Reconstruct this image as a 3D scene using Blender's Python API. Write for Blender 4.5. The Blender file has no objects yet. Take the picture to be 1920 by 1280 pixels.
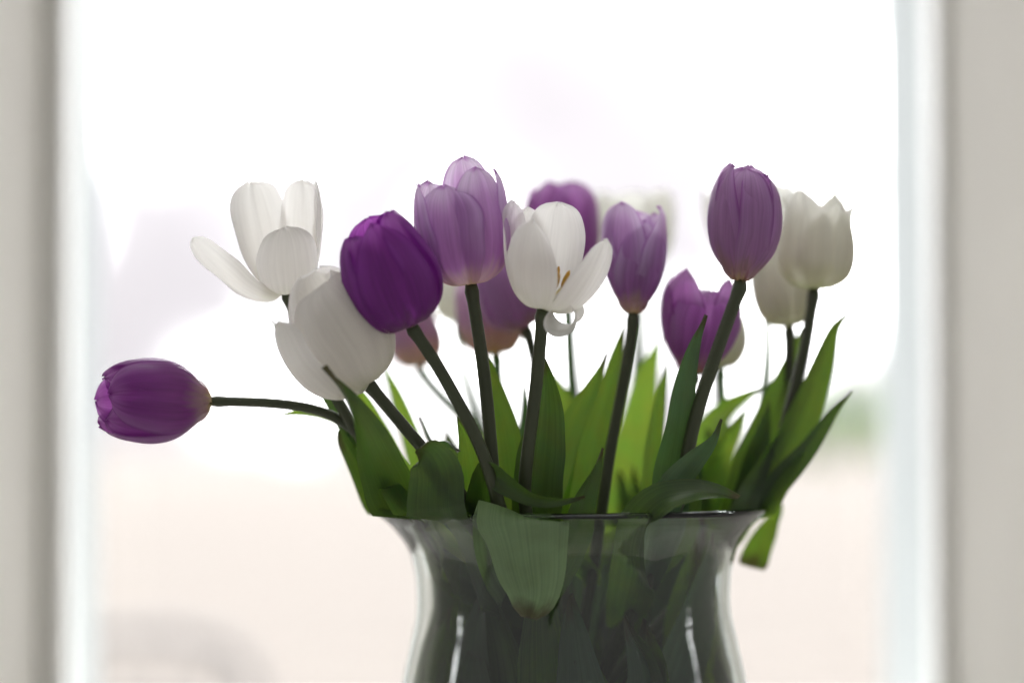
import bpy, bmesh, math, random
from mathutils import Vector, Matrix
from mathutils import noise as mnoise
R = math.radians
random.seed(7)
scene = bpy.context.scene
col = scene.collection

# ------------------------------------------------------------------ camera, light, exposure
F = 4533.0                      # focal length in photo pixels (85 mm on a 36 mm wide, 1920 px frame)
ZC = 1.25                       # eye height above the garden
HORIZON = 830.0
PITCH = math.atan((HORIZON - 640.0) / F)
cam_d = bpy.data.cameras.new('camera'); cam = bpy.data.objects.new('camera', cam_d); col.objects.link(cam)
cam.location = (0, 0, ZC); cam.rotation_euler = (math.pi / 2 + PITCH, 0, 0)
cam_d.lens = 85; cam_d.sensor_width = 36; cam_d.clip_start = 0.05; cam_d.clip_end = 3000
cam_d.dof.use_dof = True; cam_d.dof.focus_distance = 1.245; cam_d.dof.aperture_fstop = 1.9
scene.camera = cam

AMBIENT = 0.08                  # dim light of the room behind the camera
world = bpy.data.worlds.new('World'); scene.world = world; world.use_nodes = True
bg = world.node_tree.nodes['Background']
bg.inputs['Color'].default_value = (1.0, 0.97, 0.94, 1); bg.inputs['Strength'].default_value = AMBIENT
SKY = 2.5                      # overcast sky at the horizon; three times brighter overhead

scene.view_settings.view_transform = 'Standard'; scene.view_settings.look = 'None'
scene.view_settings.exposure = 2.1; scene.view_settings.gamma = 1.0; scene.view_settings.use_curve_mapping = False
cy = scene.cycles
cy.max_bounces = 16; cy.diffuse_bounces = 5; cy.glossy_bounces = 5; cy.transmission_bounces = 14; cy.transparent_max_bounces = 16
cy.sample_clamp_indirect = 5.0; cy.use_denoising = True; cy.blur_glossy = 0.5

# ------------------------------------------------------------------ helpers
FWD = Vector((0, math.cos(PITCH), math.sin(PITCH))); UP = Vector((0, -math.sin(PITCH), math.cos(PITCH)))
CAM = Vector((0, 0, ZC))
def P(x, y, D):                 # photo pixel at depth D (metres along Y) -> point
    d = FWD + Vector((1, 0, 0)) * ((x - 960) / F) + UP * (-(y - 640) / F)
    return CAM + d * (D / d.y)

def link(name, me, mats=None, parent=None):
    o = bpy.data.objects.new(name, me); col.objects.link(o)
    for m in (mats if isinstance(mats, (list, tuple)) else [mats] if mats else []): me.materials.append(m)
    if parent: o.parent = parent
    return o
def empty(name, loc=(0, 0, 0)):
    o = bpy.data.objects.new(name, None); col.objects.link(o); o.location = loc; o.empty_display_size = .01
    return o
def tag(o, label=None, cat=None, group=None, kind=None):
    if label: o['label'] = label
    if cat: o['category'] = cat
    if group: o['group'] = group
    if kind: o['kind'] = kind
    return o
def smooth(me):
    me.polygons.foreach_set('use_smooth', [True] * len(me.polygons))

def spline(pts, n):             # Catmull-Rom through points (Vectors of any size), n+1 samples even in arc length
    q = [pts[0] * 2 - pts[1]] + list(pts) + [pts[-1] * 2 - pts[-2]]
    fine = []
    for i in range(1, len(q) - 2):
        for k in range(16):
            t = k / 16; p0, p1, p2, p3 = q[i - 1], q[i], q[i + 1], q[i + 2]
            fine.append(0.5 * ((2 * p1) + (p2 - p0) * t + (2 * p0 - 5 * p1 + 4 * p2 - p3) * t * t + (3 * p1 - p0 - 3 * p2 + p3) * t ** 3))
    fine.append(pts[-1].copy())
    acc = [0]
    for a, b in zip(fine, fine[1:]): acc.append(acc[-1] + (b - a).length)
    out = []; j = 0
    for k in range(n + 1):
        s = acc[-1] * k / n
        while j < len(acc) - 2 and acc[j + 1] < s: j += 1
        t = (s - acc[j]) / max(1e-9, acc[j + 1] - acc[j])
        out.append(fine[j].lerp(fine[j + 1], min(1, max(0, t))))
    return out
def lerp_list(xs, t):           # xs: list of (pos, value)
    if t <= xs[0][0]: return xs[0][1]
    for (a, va), (b, vb) in zip(xs, xs[1:]):
        if t <= b:
            f = (t - a) / (b - a); f = f * f * (3 - 2 * f)
            return va + (vb - va) * f
    return xs[-1][1]
def cr(xs, t):                  # smooth 1-D Catmull-Rom through (pos, value)
    n = len(xs)
    for i in range(n - 1):
        if t <= xs[i + 1][0] or i == n - 2:
            (x1, y1), (x2, y2) = xs[i], xs[i + 1]
            x0, y0 = xs[i - 1] if i else (2 * x1 - x2, 2 * y1 - y2)
            x3, y3 = xs[i + 2] if i + 2 < n else (2 * x2 - x1, 2 * y2 - y1)
            h = x2 - x1; f = (t - x1) / h
            m1 = (y2 - y0) / (x2 - x0) * h; m2 = (y3 - y1) / (x3 - x1) * h
            return (2*f**3 - 3*f*f + 1)*y1 + (f**3 - 2*f*f + f)*m1 + (-2*f**3 + 3*f*f)*y2 + (f**3 - f*f)*m2

def tube_mesh(name, pts, radii, seg=14, cap=True):
    verts, faces = [], []
    T = (pts[1] - pts[0]).normalized(); N = T.orthogonal().normalized()
    n = len(pts)
    for i, p in enumerate(pts):
        t = (pts[min(n - 1, i + 1)] - pts[max(0, i - 1)]).normalized()
        N = (N - t * N.dot(t)).normalized(); B = t.cross(N)
        r = radii[i] if isinstance(radii, list) else radii
        for k in range(seg):
            a = 2 * math.pi * k / seg
            verts.append(p + (N * math.cos(a) + B * math.sin(a)) * r)
    for i in range(n - 1):
        for k in range(seg):
            a = i * seg + k; b = i * seg + (k + 1) % seg
            faces.append((a, b, b + seg, a + seg))
    if cap:
        faces.append(tuple(range(seg))[::-1]); faces.append(tuple(range((n - 1) * seg, n * seg)))
    me = bpy.data.meshes.new(name); me.from_pydata(verts, [], faces); smooth(me); me.update()
    return me
def lathe_mesh(name, prof, seg=96, closed=False):
    verts, faces = [], []
    for r, z in prof:
        for k in range(seg):
            a = 2 * math.pi * k / seg; verts.append((r * math.cos(a), r * math.sin(a), z))
    n = len(prof)
    for i in range(n if closed else n - 1):
        j = (i + 1) % n
        for k in range(seg):
            k2 = (k + 1) % seg
            faces.append((i * seg + k, i * seg + k2, j * seg + k2, j * seg + k))
    me = bpy.data.meshes.new(name); me.from_pydata(verts, [], faces); smooth(me); me.update()
    return me
def box_mesh(name, boxes, bevel=0):
    bm = bmesh.new()
    for (x0, x1, y0, y1, z0, z1) in boxes:
        r = bmesh.ops.create_cube(bm, size=1)
        for v in r['verts']:
            v.co = Vector((x0 + (v.co.x + .5) * (x1 - x0), y0 + (v.co.y + .5) * (y1 - y0), z0 + (v.co.z + .5) * (z1 - z0)))
    if bevel: bmesh.ops.bevel(bm, geom=list(bm.edges), offset=bevel, segments=3, affect='EDGES', profile=.6)
    me = bpy.data.meshes.new(name); bm.to_mesh(me); bm.free()
    return me

# ------------------------------------------------------------------ materials
def new_mat(name):
    m = bpy.data.materials.new(name); m.use_nodes = True; nt = m.node_tree; nt.nodes.clear()
    out = nt.nodes.new('ShaderNodeOutputMaterial')
    return m, nt, out
def nd(nt, t, **kw):
    n = nt.nodes.new(t)
    for k, v in kw.items(): setattr(n, k, v)
    return n
def ramp(nt, fac, stops, interp='EASE'):
    r = nd(nt, 'ShaderNodeValToRGB'); r.color_ramp.interpolation = interp
    e = r.color_ramp.elements
    while len(e) < len(stops): e.new(0.5)
    for i, (p, c) in enumerate(stops):
        e[i].position = p; e[i].color = (*c, 1) if len(c) == 3 else c
    nt.links.new(fac, r.inputs['Fac'])
    return r.outputs['Color']
def mix(nt, blend, fac, a, b):
    n = nd(nt, 'ShaderNodeMix', data_type='RGBA', blend_type=blend)
    for s, v in ((n.inputs[0], fac), (n.inputs[6], a), (n.inputs[7], b)):
        if isinstance(v, bpy.types.NodeSocket): nt.links.new(v, s)
        elif isinstance(v, tuple): s.default_value = (*v, 1)
        else: s.default_value = v
    return n.outputs[2]
def math_n(nt, op, a, b=None, c=None):
    n = nd(nt, 'ShaderNodeMath', operation=op)
    for s, v in zip(n.inputs, (a, b, c)):
        if v is None: continue
        if isinstance(v, bpy.types.NodeSocket): nt.links.new(v, s)
        else: s.default_value = v
    return n.outputs[0]
def streak_coords(nt, su, sv):
    uv = nd(nt, 'ShaderNodeUVMap'); oi = nd(nt, 'ShaderNodeObjectInfo')
    mp = nd(nt, 'ShaderNodeMapping'); mp.inputs['Scale'].default_value = (su, sv, 1)
    nt.links.new(uv.outputs['UV'], mp.inputs['Vector'])
    add = nd(nt, 'ShaderNodeVectorMath', operation='ADD')
    sc = nd(nt, 'ShaderNodeVectorMath', operation='SCALE'); sc.inputs['Scale'].default_value = 37.0
    cmb = nd(nt, 'ShaderNodeCombineXYZ')
    for i in range(3): nt.links.new(oi.outputs['Random'], cmb.inputs[i])
    nt.links.new(cmb.outputs[0], sc.inputs[0])
    nt.links.new(mp.outputs['Vector'], add.inputs[0]); nt.links.new(sc.outputs[0], add.inputs[1])
    return uv, add.outputs[0]

def petal_mat(name, along, edge, edge_fac, trans_gain=1.0, rough=.42, vein=.18, tfac=.55, line=None):
    """along: colour stops from base to tip; edge: colour of the thin petal margin."""
    m, nt, out = new_mat(name)
    uv, sc = streak_coords(nt, 26, 1.3)
    sep = nd(nt, 'ShaderNodeSeparateXYZ'); nt.links.new(uv.outputs['UV'], sep.inputs[0])
    n1 = nd(nt, 'ShaderNodeTexNoise'); n1.inputs['Scale'].default_value = 1.0; n1.inputs['Detail'].default_value = 5; n1.inputs['Roughness'].default_value = .6
    nt.links.new(sc, n1.inputs['Vector'])
    _, sc2 = streak_coords(nt, 4, 1.6)
    n2 = nd(nt, 'ShaderNodeTexNoise'); n2.inputs['Scale'].default_value = 1.0; n2.inputs['Detail'].default_value = 3
    nt.links.new(sc2, n2.inputs['Vector'])
    # height coordinate, shifted by streaks so that the colour runs up in flames
    h = math_n(nt, 'ADD', sep.outputs['Y'], math_n(nt, 'MULTIPLY', math_n(nt, 'SUBTRACT', n1.outputs['Fac'], .5), .16))
    h = math_n(nt, 'ADD', h, math_n(nt, 'MULTIPLY', math_n(nt, 'SUBTRACT', n2.outputs['Fac'], .5), .34))
    c = ramp(nt, h, along)
    # margin: |2u-1|
    eu = math_n(nt, 'ABSOLUTE', math_n(nt, 'SUBTRACT', math_n(nt, 'MULTIPLY', sep.outputs['X'], 2.0), 1.0))
    eu = math_n(nt, 'ADD', eu, math_n(nt, 'MULTIPLY', math_n(nt, 'SUBTRACT', n2.outputs['Fac'], .5), .35))
    em = nd(nt, 'ShaderNodeMapRange', interpolation_type='SMOOTHSTEP'); nt.links.new(eu, em.inputs[0])
    em.inputs[1].default_value = .35; em.inputs[2].default_value = 1.05
    ev = nd(nt, 'ShaderNodeMapRange', interpolation_type='SMOOTHSTEP'); nt.links.new(sep.outputs['Y'], ev.inputs[0])
    ev.inputs[1].default_value = .25; ev.inputs[2].default_value = .7
    ef = math_n(nt, 'MULTIPLY', math_n(nt, 'MULTIPLY', em.outputs[0], ev.outputs[0]), edge_fac)
    c = mix(nt, 'MIX', ef, c, edge)
    if line:                    # thin, deeper coloured petal rim
        lm = nd(nt, 'ShaderNodeMapRange', interpolation_type='SMOOTHSTEP'); nt.links.new(math_n(nt, 'ABSOLUTE', math_n(nt, 'SUBTRACT', math_n(nt, 'MULTIPLY', sep.outputs['X'], 2.0), 1.0)), lm.inputs[0])
        lm.inputs[1].default_value = .86; lm.inputs[2].default_value = 1.0
        lv = nd(nt, 'ShaderNodeMapRange', interpolation_type='SMOOTHSTEP'); nt.links.new(sep.outputs['Y'], lv.inputs[0])
        lv.inputs[1].default_value = .955; lv.inputs[2].default_value = 1.0
        lf = math_n(nt, 'MULTIPLY', math_n(nt, 'MAXIMUM', math_n(nt, 'MULTIPLY', lm.outputs[0], ev.outputs[0]), lv.outputs[0]), .75)
        c = mix(nt, 'MIX', lf, c, line)
    # veins
    vr = nd(nt, 'ShaderNodeMapRange'); nt.links.new(n1.outputs['Fac'], vr.inputs[0])
    vr.inputs[1].default_value = .3; vr.inputs[2].default_value = .7; vr.inputs[3].default_value = 1 - vein; vr.inputs[4].default_value = 1 + vein * .4
    cc = nd(nt, 'ShaderNodeVectorMath', operation='SCALE'); nt.links.new(c, cc.inputs[0]); nt.links.new(vr.outputs[0], cc.inputs['Scale'])
    pb = nd(nt, 'ShaderNodeBsdfPrincipled'); nt.links.new(cc.outputs[0], pb.inputs['Base Color'])
    pb.inputs['Roughness'].default_value = rough; pb.inputs['Specular IOR Level'].default_value = .35
    pb.inputs['Sheen Weight'].default_value = .15; pb.inputs['Sheen Roughness'].default_value = .4
    bp = nd(nt, 'ShaderNodeBump'); bp.inputs['Strength'].default_value = .10; bp.inputs['Distance'].default_value = .0012
    nt.links.new(n1.outputs['Fac'], bp.inputs['Height']); nt.links.new(bp.outputs[0], pb.inputs['Normal'])
    tr = nd(nt, 'ShaderNodeBsdfTranslucent')
    tg = nd(nt, 'ShaderNodeVectorMath', operation='SCALE'); tg.inputs['Scale'].default_value = trans_gain; nt.links.new(cc.outputs[0], tg.inputs[0])
    nt.links.new(tg.outputs[0], tr.inputs['Color'])
    mx = nd(nt, 'ShaderNodeMixShader'); mx.inputs[0].default_value = tfac
    nt.links.new(pb.outputs[0], mx.inputs[1]); nt.links.new(tr.outputs[0], mx.inputs[2]); nt.links.new(mx.outputs[0], out.inputs['Surface'])
    return m

CREAM = (.80, .72, .48)
M = {}
M['dark'] = petal_mat('petal_dark_purple', [(0, (.46, .34, .24)), (.10, (.36, .15, .34)), (.32, (.32, .06, .37)), (.8, (.36, .07, .42)), (1, (.46, .13, .52))], (.40, .09, .50), .5, 1.2, tfac=.58, line=(.20, .015, .26))
M['dark_cream'] = petal_mat('petal_purple_cream_base', [(0, (.76, .68, .42)), (.18, (.66, .48, .50)), (.40, (.42, .13, .44)), (.8, (.37, .09, .41)), (1, (.50, .18, .54))], (.56, .26, .60), .75, 1.15, rough=.3, tfac=.55, line=(.24, .03, .28))
M['violet'] = petal_mat('petal_violet', [(0, (.72, .60, .36)), (.14, (.58, .34, .44)), (.34, (.50, .18, .52)), (.75, (.55, .23, .58)), (1, (.64, .36, .68))], (.68, .42, .72), .6, 1.15, tfac=.55, line=(.34, .06, .36))
M['lilac'] = petal_mat('petal_pale_lilac', [(0, (.80, .68, .42)), (.16, (.70, .52, .52)), (.34, (.54, .28, .57)), (.7, (.60, .36, .65)), (1, (.78, .64, .83))], (.82, .70, .88), .95, 1.1, tfac=.6, line=(.46, .16, .52))
M['mauve'] = petal_mat('petal_mauve', [(0, (.76, .60, .36)), (.16, (.60, .40, .44)), (.38, (.58, .34, .58)), (.75, (.59, .36, .61)), (1, (.70, .50, .74))], (.64, .38, .70), .6, 1.1, tfac=.58, line=(.36, .11, .40))
M['white'] = petal_mat('petal_white', [(0, (.80, .80, .60)), (.12, (.86, .85, .76)), (.4, (.90, .88, .84)), (1, (.90, .89, .86))], (.92, .91, .90), .6, 1.0, rough=.5, vein=.07, tfac=.70)
M['cream'] = petal_mat('petal_greenish_white', [(0, (.70, .74, .48)), (.2, (.82, .81, .66)), (.5, (.87, .85, .77)), (1, (.86, .86, .79))], (.90, .90, .85), .6, 1.0, rough=.5, vein=.08, tfac=.62)
M['washed_out_white'] = petal_mat('petal_white_brightened', [(0, (.84, .86, .70)), (.2, (.92, .92, .86)), (1, (.94, .94, .91))], (.95, .95, .93), .6, 1.0, rough=.5, vein=.05, tfac=.8)  # white petals brightened so the far blooms fade into the window glare
M['blush'] = petal_mat('petal_blush', [(0, (.82, .66, .30)), (.3, (.80, .62, .50)), (.6, (.70, .46, .66)), (1, (.76, .56, .74))], (.84, .72, .84), .6, 1.0, tfac=.58)

def leaf_mat(name, front, back, tfac=.45, rough=.38):
    m, nt, out = new_mat(name)
    uv, sc = streak_coords(nt, 34, .5)
    n1 = nd(nt, 'ShaderNodeTexNoise'); n1.inputs['Scale'].default_value = 1; n1.inputs['Detail'].default_value = 4
    nt.links.new(sc, n1.inputs['Vector'])
    _, sc2 = streak_coords(nt, 2.2, 3.0)
    n2 = nd(nt, 'ShaderNodeTexNoise'); n2.inputs['Scale'].default_value = 1; n2.inputs['Detail'].default_value = 4
    nt.links.new(sc2, n2.inputs['Vector'])
    vr = nd(nt, 'ShaderNodeMapRange'); nt.links.new(n1.outputs['Fac'], vr.inputs[0])
    vr.inputs[1].default_value = .3; vr.inputs[2].default_value = .7; vr.inputs[3].default_value = .84; vr.inputs[4].default_value = 1.1
    blot = nd(nt, 'ShaderNodeMapRange'); nt.links.new(n2.outputs['Fac'], blot.inputs[0])
    blot.inputs[1].default_value = .3; blot.inputs[2].default_value = .7; blot.inputs[3].default_value = .0; blot.inputs[4].default_value = 1.0
    sep = nd(nt, 'ShaderNodeSeparateXYZ'); nt.links.new(uv.outputs['UV'], sep.inputs[0])
    tip = nd(nt, 'ShaderNodeMapRange', interpolation_type='SMOOTHSTEP')
    nt.links.new(math_n(nt, 'ADD', sep.outputs['Y'], math_n(nt, 'MULTIPLY', math_n(nt, 'SUBTRACT', n2.outputs['Fac'], .5), .5)), tip.inputs[0])
    tip.inputs[1].default_value = 2.72; tip.inputs[2].default_value = 2.98; tip.inputs[4].default_value = .8
    def shade(c, yel):
        a = mix(nt, 'MIX', blot.outputs[0], c, yel)
        a = mix(nt, 'MIX', tip.outputs[0], a, (.085, .062, .028))
        s = nd(nt, 'ShaderNodeVectorMath', operation='SCALE'); nt.links.new(a, s.inputs[0]); nt.links.new(vr.outputs[0], s.inputs['Scale'])
        return s.outputs[0]
    pb = nd(nt, 'ShaderNodeBsdfPrincipled'); pb.inputs['Roughness'].default_value = rough; pb.inputs['Specular IOR Level'].default_value = .45
    nt.links.new(shade(front, tuple(x * .75 for x in front)), pb.inputs['Base Color'])
    bp = nd(nt, 'ShaderNodeBump'); bp.inputs['Strength'].default_value = .15; bp.inputs['Distance'].default_value = .0015
    nt.links.new(n1.outputs['Fac'], bp.inputs['Height']); nt.links.new(bp.outputs[0], pb.inputs['Normal'])
    tr = nd(nt, 'ShaderNodeBsdfTranslucent'); nt.links.new(shade(back, (back[0] * 1.3, back[1] * .95, back[2])), tr.inputs['Color'])
    mx = nd(nt, 'ShaderNodeMixShader'); mx.inputs[0].default_value = tfac
    nt.links.new(pb.outputs[0], mx.inputs[1]); nt.links.new(tr.outputs[0], mx.inputs[2]); nt.links.new(mx.outputs[0], out.inputs['Surface'])
    return m
M['leaf'] = leaf_mat('leaf_green', (.055, .090, .038), (.26, .54, .045), .40)
M['leaf_backlit'] = leaf_mat('leaf_backlit_green', (.07, .12, .04), (.34, .66, .06), .46)  # lit copy of the leaf green: backlight painted into the colour
M['leaf_blue_shaded'] = leaf_mat('leaf_blue_green_shaded', (.060, .105, .070), (.14, .34, .06), .28)  # own bluish green; low translucency paints front leaves as in shade
M['leaf_shaded'] = leaf_mat('leaf_shaded_green', (.042, .068, .032), (.14, .32, .03), .30)  # shaded copy of the leaf green, for front leaves against the light
M['leaf_room_lit'] = leaf_mat('leaf_pale_room_lit', (.28, .40, .22), (.20, .42, .08), .35, .45)  # paler green paints in the room light on the hanging front leaf

def simple_mat(name, colr, rough=.5, noise_scale=0, amount=.15, bump=0, spec=.5, trans=None):
    m, nt, out = new_mat(name)
    pb = nd(nt, 'ShaderNodeBsdfPrincipled'); pb.inputs['Roughness'].default_value = rough; pb.inputs['Specular IOR Level'].default_value = spec
    pb.inputs['Base Color'].default_value = (*colr, 1)
    if noise_scale:
        tc = nd(nt, 'ShaderNodeTexCoord'); n = nd(nt, 'ShaderNodeTexNoise'); n.inputs['Scale'].default_value = noise_scale; n.inputs['Detail'].default_value = 6
        nt.links.new(tc.outputs['Object'], n.inputs['Vector'])
        c = mix(nt, 'MIX', n.outputs['Fac'], tuple(x * (1 - amount) for x in colr), tuple(min(.95, x * (1 + amount)) for x in colr))
        nt.links.new(c, pb.inputs['Base Color'])
        if bump:
            b = nd(nt, 'ShaderNodeBump'); b.inputs['Strength'].default_value = bump; b.inputs['Distance'].default_value = .002
            nt.links.new(n.outputs['Fac'], b.inputs['Height']); nt.links.new(b.outputs[0], pb.inputs['Normal'])
    if trans:
        tr = nd(nt, 'ShaderNodeBsdfTranslucent'); tr.inputs['Color'].default_value = (*trans[0], 1)
        mx = nd(nt, 'ShaderNodeMixShader'); mx.inputs[0].default_value = trans[1]
        nt.links.new(pb.outputs[0], mx.inputs[1]); nt.links.new(tr.outputs[0], mx.inputs[2]); nt.links.new(mx.outputs[0], out.inputs['Surface'])
    else: nt.links.new(pb.outputs[0], out.inputs['Surface'])
    return m
M['stem'] = simple_mat('stem_green', (.058, .070, .036), .42, 60, .3, .15, .4)
M['stem_far'] = simple_mat('stem_light_green', (.12, .22, .08), .45, 60, .25, .15, .4, ((.2, .45, .08), .3))
M['anther'] = simple_mat('anther_golden', (.55, .30, .05), .8, 400, .35, .4)
M['filament'] = simple_mat('filament_cream', (.75, .66, .36), .6, 200, .1, 0, .4, ((.8, .7, .4), .4))
M['pistil'] = simple_mat('pistil_green', (.45, .50, .20), .55, 200, .15)
M['plaster'] = simple_mat('plaster_warm_white', (.91, .89, .84), .9, 9, .05, .25, .2)
M['paint'] = simple_mat('window_paint_white', (.82, .82, .80), .45, 20, .03, .1)
M['render'] = simple_mat('outer_reveal_dimmed_paint', (.30, .325, .33), .8, 9, .05, .2, .2)  # greyed white, holds down the skylight on the outer reveal
M['sill'] = simple_mat('sill_paint_white', (.72, .70, .66), .4, 14, .05, .1)
M['ground'] = simple_mat('pale_gravel', (.198, .178, .161), .95, 1.4, .07, .3, .1)
M['trunk'] = simple_mat('bark', (.16, .12, .09), .9, 6, .3, .5, .2)
M['crown'] = simple_mat('far_foliage', (.16, .27, .09), .7, 2, .4, 0, .3, ((.25, .45, .10), .4))
M['metal'] = simple_mat('pale_grey_metal', (.15, .145, .15), .45, 30, .1)
def glass_mat(name, ior, tint, rough=0):
    m, nt, out = new_mat(name)
    g = nd(nt, 'ShaderNodeBsdfGlass'); g.inputs['IOR'].default_value = ior; g.inputs['Color'].default_value = (*tint, 1); g.inputs['Roughness'].default_value = rough
    nt.links.new(g.outputs[0], out.inputs['Surface']); return m
M['glass'] = glass_mat('vase_glass', 1.5, (.965, .98, .975))
M['water'] = glass_mat('vase_water', 1.33, (.97, .98, .96))
def pane_mat():
    m, nt, out = new_mat('window_pane_glass')
    t = nd(nt, 'ShaderNodeBsdfTransparent'); t.inputs['Color'].default_value = (.985, .99, .988, 1)
    g = nd(nt, 'ShaderNodeBsdfGlossy'); g.inputs['Roughness'].default_value = .02
    fr = nd(nt, 'ShaderNodeFresnel'); fr.inputs['IOR'].default_value = 1.45
    mx = nd(nt, 'ShaderNodeMixShader'); nt.links.new(fr.outputs[0], mx.inputs[0]); nt.links.new(t.outputs[0], mx.inputs[1]); nt.links.new(g.outputs[0], mx.inputs[2])
    nt.links.new(mx.outputs[0], out.inputs['Surface']); return m
M['pane'] = pane_mat()
def sky_mat():                  # overcast sky: brighter towards the zenith, faint soft clouds
    m, nt, out = new_mat('overcast_sky')
    tc = nd(nt, 'ShaderNodeTexCoord'); nrm = nd(nt, 'ShaderNodeVectorMath', operation='NORMALIZE'); nt.links.new(tc.outputs['Object'], nrm.inputs[0])
    sep = nd(nt, 'ShaderNodeSeparateXYZ'); nt.links.new(nrm.outputs[0], sep.inputs[0])
    n = nd(nt, 'ShaderNodeTexNoise'); n.inputs['Scale'].default_value = 11; n.inputs['Detail'].default_value = 3; nt.links.new(nrm.outputs[0], n.inputs['Vector'])
    c = ramp(nt, n.outputs['Fac'], [(.37, (.077, .073, .0765)), (.49, (.089, .0845, .0895)), (.61, (1.0, 1.0, 1.0))])
    k = math_n(nt, 'MULTIPLY_ADD', math_n(nt, 'MAXIMUM', sep.outputs['Z'], 0.0), 2.0 * SKY, SKY)
    e = nd(nt, 'ShaderNodeEmission'); nt.links.new(c, e.inputs['Color']); nt.links.new(k, e.inputs['Strength'])
    nt.links.new(e.outputs[0], out.inputs['Surface']); return m
M['sky'] = sky_mat()

# ------------------------------------------------------------------ setting: sky, garden ground, wall, window, sill
SILL_Z = ZC - 0.240
def build_sky():
    verts, faces = [], []; na, ne, r = 48, 20, 900.0
    for j in range(ne + 1):
        el = R(-1.5 + 91.5 * j / ne)
        for i in range(na + 1):
            az = R(-90 + 180 * i / na)
            verts.append((r * math.cos(el) * math.sin(az), r * math.cos(el) * math.cos(az), r * math.sin(el)))
    for j in range(ne):
        for i in range(na):
            a = j * (na + 1) + i; faces.append((a, a + 1, a + na + 2, a + na + 1))
    me = bpy.data.meshes.new('sky'); me.from_pydata(verts, [], faces); smooth(me)
    o = link('sky', me, M['sky']); o.location = (0, 2.0, 0); tag(o, kind='structure')
build_sky()
gm = bpy.data.meshes.new('ground'); gm.from_pydata([(-899, 2.31, 0), (899, 2.31, 0), (899, 899, 0), (-899, 899, 0)], [], [(0, 1, 2, 3)])
tag(link('ground', gm, M['ground']), kind='structure')

OX0, OX1 = -0.383, 0.357; OZ0, OZ1 = SILL_Z - .04, ZC + .95
WY0, WY1 = 1.46, 2.21
wall = link('wall', box_mesh('wall', [(-4, OX0, WY0, WY1, 0, 4), (OX1, 4, WY0, WY1 + .09, 0, 4), (OX0, OX1, WY0, WY1, 0, OZ0), (OX0, OX1, WY0, WY1, OZ1, 4)]), M['plaster'])
tag(wall, kind='structure')
sill = link('window_sill', box_mesh('window_sill', [(OX0 + .001, OX1 - .001, 1.12, 1.965, SILL_Z - .038, SILL_Z)], .004), M['sill'])
tag(sill, kind='structure')

win = empty('window', (0, 1.99, SILL_Z))
tag(win, 'white painted window frame with clear pane behind the flowers', 'window')
def child_box(name, boxes, mat, parent, bevel=.003):
    me = box_mesh(name, [(a - parent.location.x, b - parent.location.x, c - parent.location.y, d - parent.location.y, e - parent.location.z, f - parent.location.z) for a, b, c, d, e, f in boxes], bevel)
    return link(name, me, mat, parent)
FZ0, FZ1 = SILL_Z, OZ1
child_box('frame_jamb', [(OX0 + .001, OX0 + .018, 1.967, 2.02, FZ0, FZ1)], M['paint'], win)
child_box('frame_jamb', [(OX1 - .010, OX1 - .001, 1.967, 2.02, FZ0, FZ1)], M['paint'], win)
child_box('frame_rail', [(OX0 + .019, OX1 - .011, 1.967, 2.02, FZ0, FZ0 + .03)], M['paint'], win)
child_box('frame_rail', [(OX0 + .019, OX1 - .011, 1.967, 2.02, FZ1 - .03, FZ1)], M['paint'], win)
child_box('added_dim_lining', [(OX0 + .0005, OX0 + .004, 2.021, WY1 + .01, FZ0, FZ1)], M['render'], win, 0)  # linings added over the outer reveal to darken it
child_box('added_dim_lining', [(OX1 - .004, OX1 - .0005, 2.021, WY1 + .10, FZ0, FZ1)], M['render'], win, 0)
child_box('pane', [(OX0 + .012, OX1 - .006, 1.992, 1.996, FZ0 + .02, FZ1 - .02)], M['pane'], win, 0)

# far trees beyond the pale ground
def far_tree(x, D, h, w, label):
    t = empty('garden_tree', (x, D, 0)); tag(t, label, 'tree', 'trees at the far edge of the ground')
    pts = spline([Vector((0, 0, 0)), Vector((.1, 0, h * .3)), Vector((-.1, .1, h * .75))], 8)
    tm = tube_mesh('trunk', pts, [.28 * (1 - .09 * i) for i in range(9)], 8); link('trunk', tm, M['trunk'], t)
    verts, faces = [], []
    lobes = [(random.uniform(-.6, .6) * w, random.uniform(-.5, .5) * w, random.uniform(.22, .85) * h, random.uniform(.25, .42) * w) for _ in range(16)]
    for i in range(2600):
        lx, ly, lz, lr = random.choice(lobes)
        d = Vector((random.gauss(0, 1), random.gauss(0, 1), random.gauss(0, 1))).normalized() * lr * random.random() ** .4
        c = Vector((lx, ly, lz)) + d
        if c.z < .15: c.z = random.uniform(.15, .6)
        n = Vector((random.gauss(0, 1), random.gauss(0, 1), random.gauss(0, 1))).normalized(); a = n.orthogonal().normalized(); b = n.cross(a)
        s = random.uniform(.12, .24); k = len(verts)
        verts += [c - a * s, c - b * s * .6, c + a * s, c + b * s * .6]; faces.append((k, k + 1, k + 2, k + 3))
    me = bpy.data.meshes.new('crown'); me.from_pydata(verts, [], faces); link('crown', me, M['crown'], t)
far_tree(25.5, 190, 5.3, 3.6, 'round pale green tree standing beside the window frame, far off')
far_tree(21.6, 188, 4.9, 3.2, 'lower far green tree next to the rounded pale green one')
far_tree(30.6, 196, 5.8, 3.8, 'taller far green tree half hidden behind the window frame')

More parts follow.
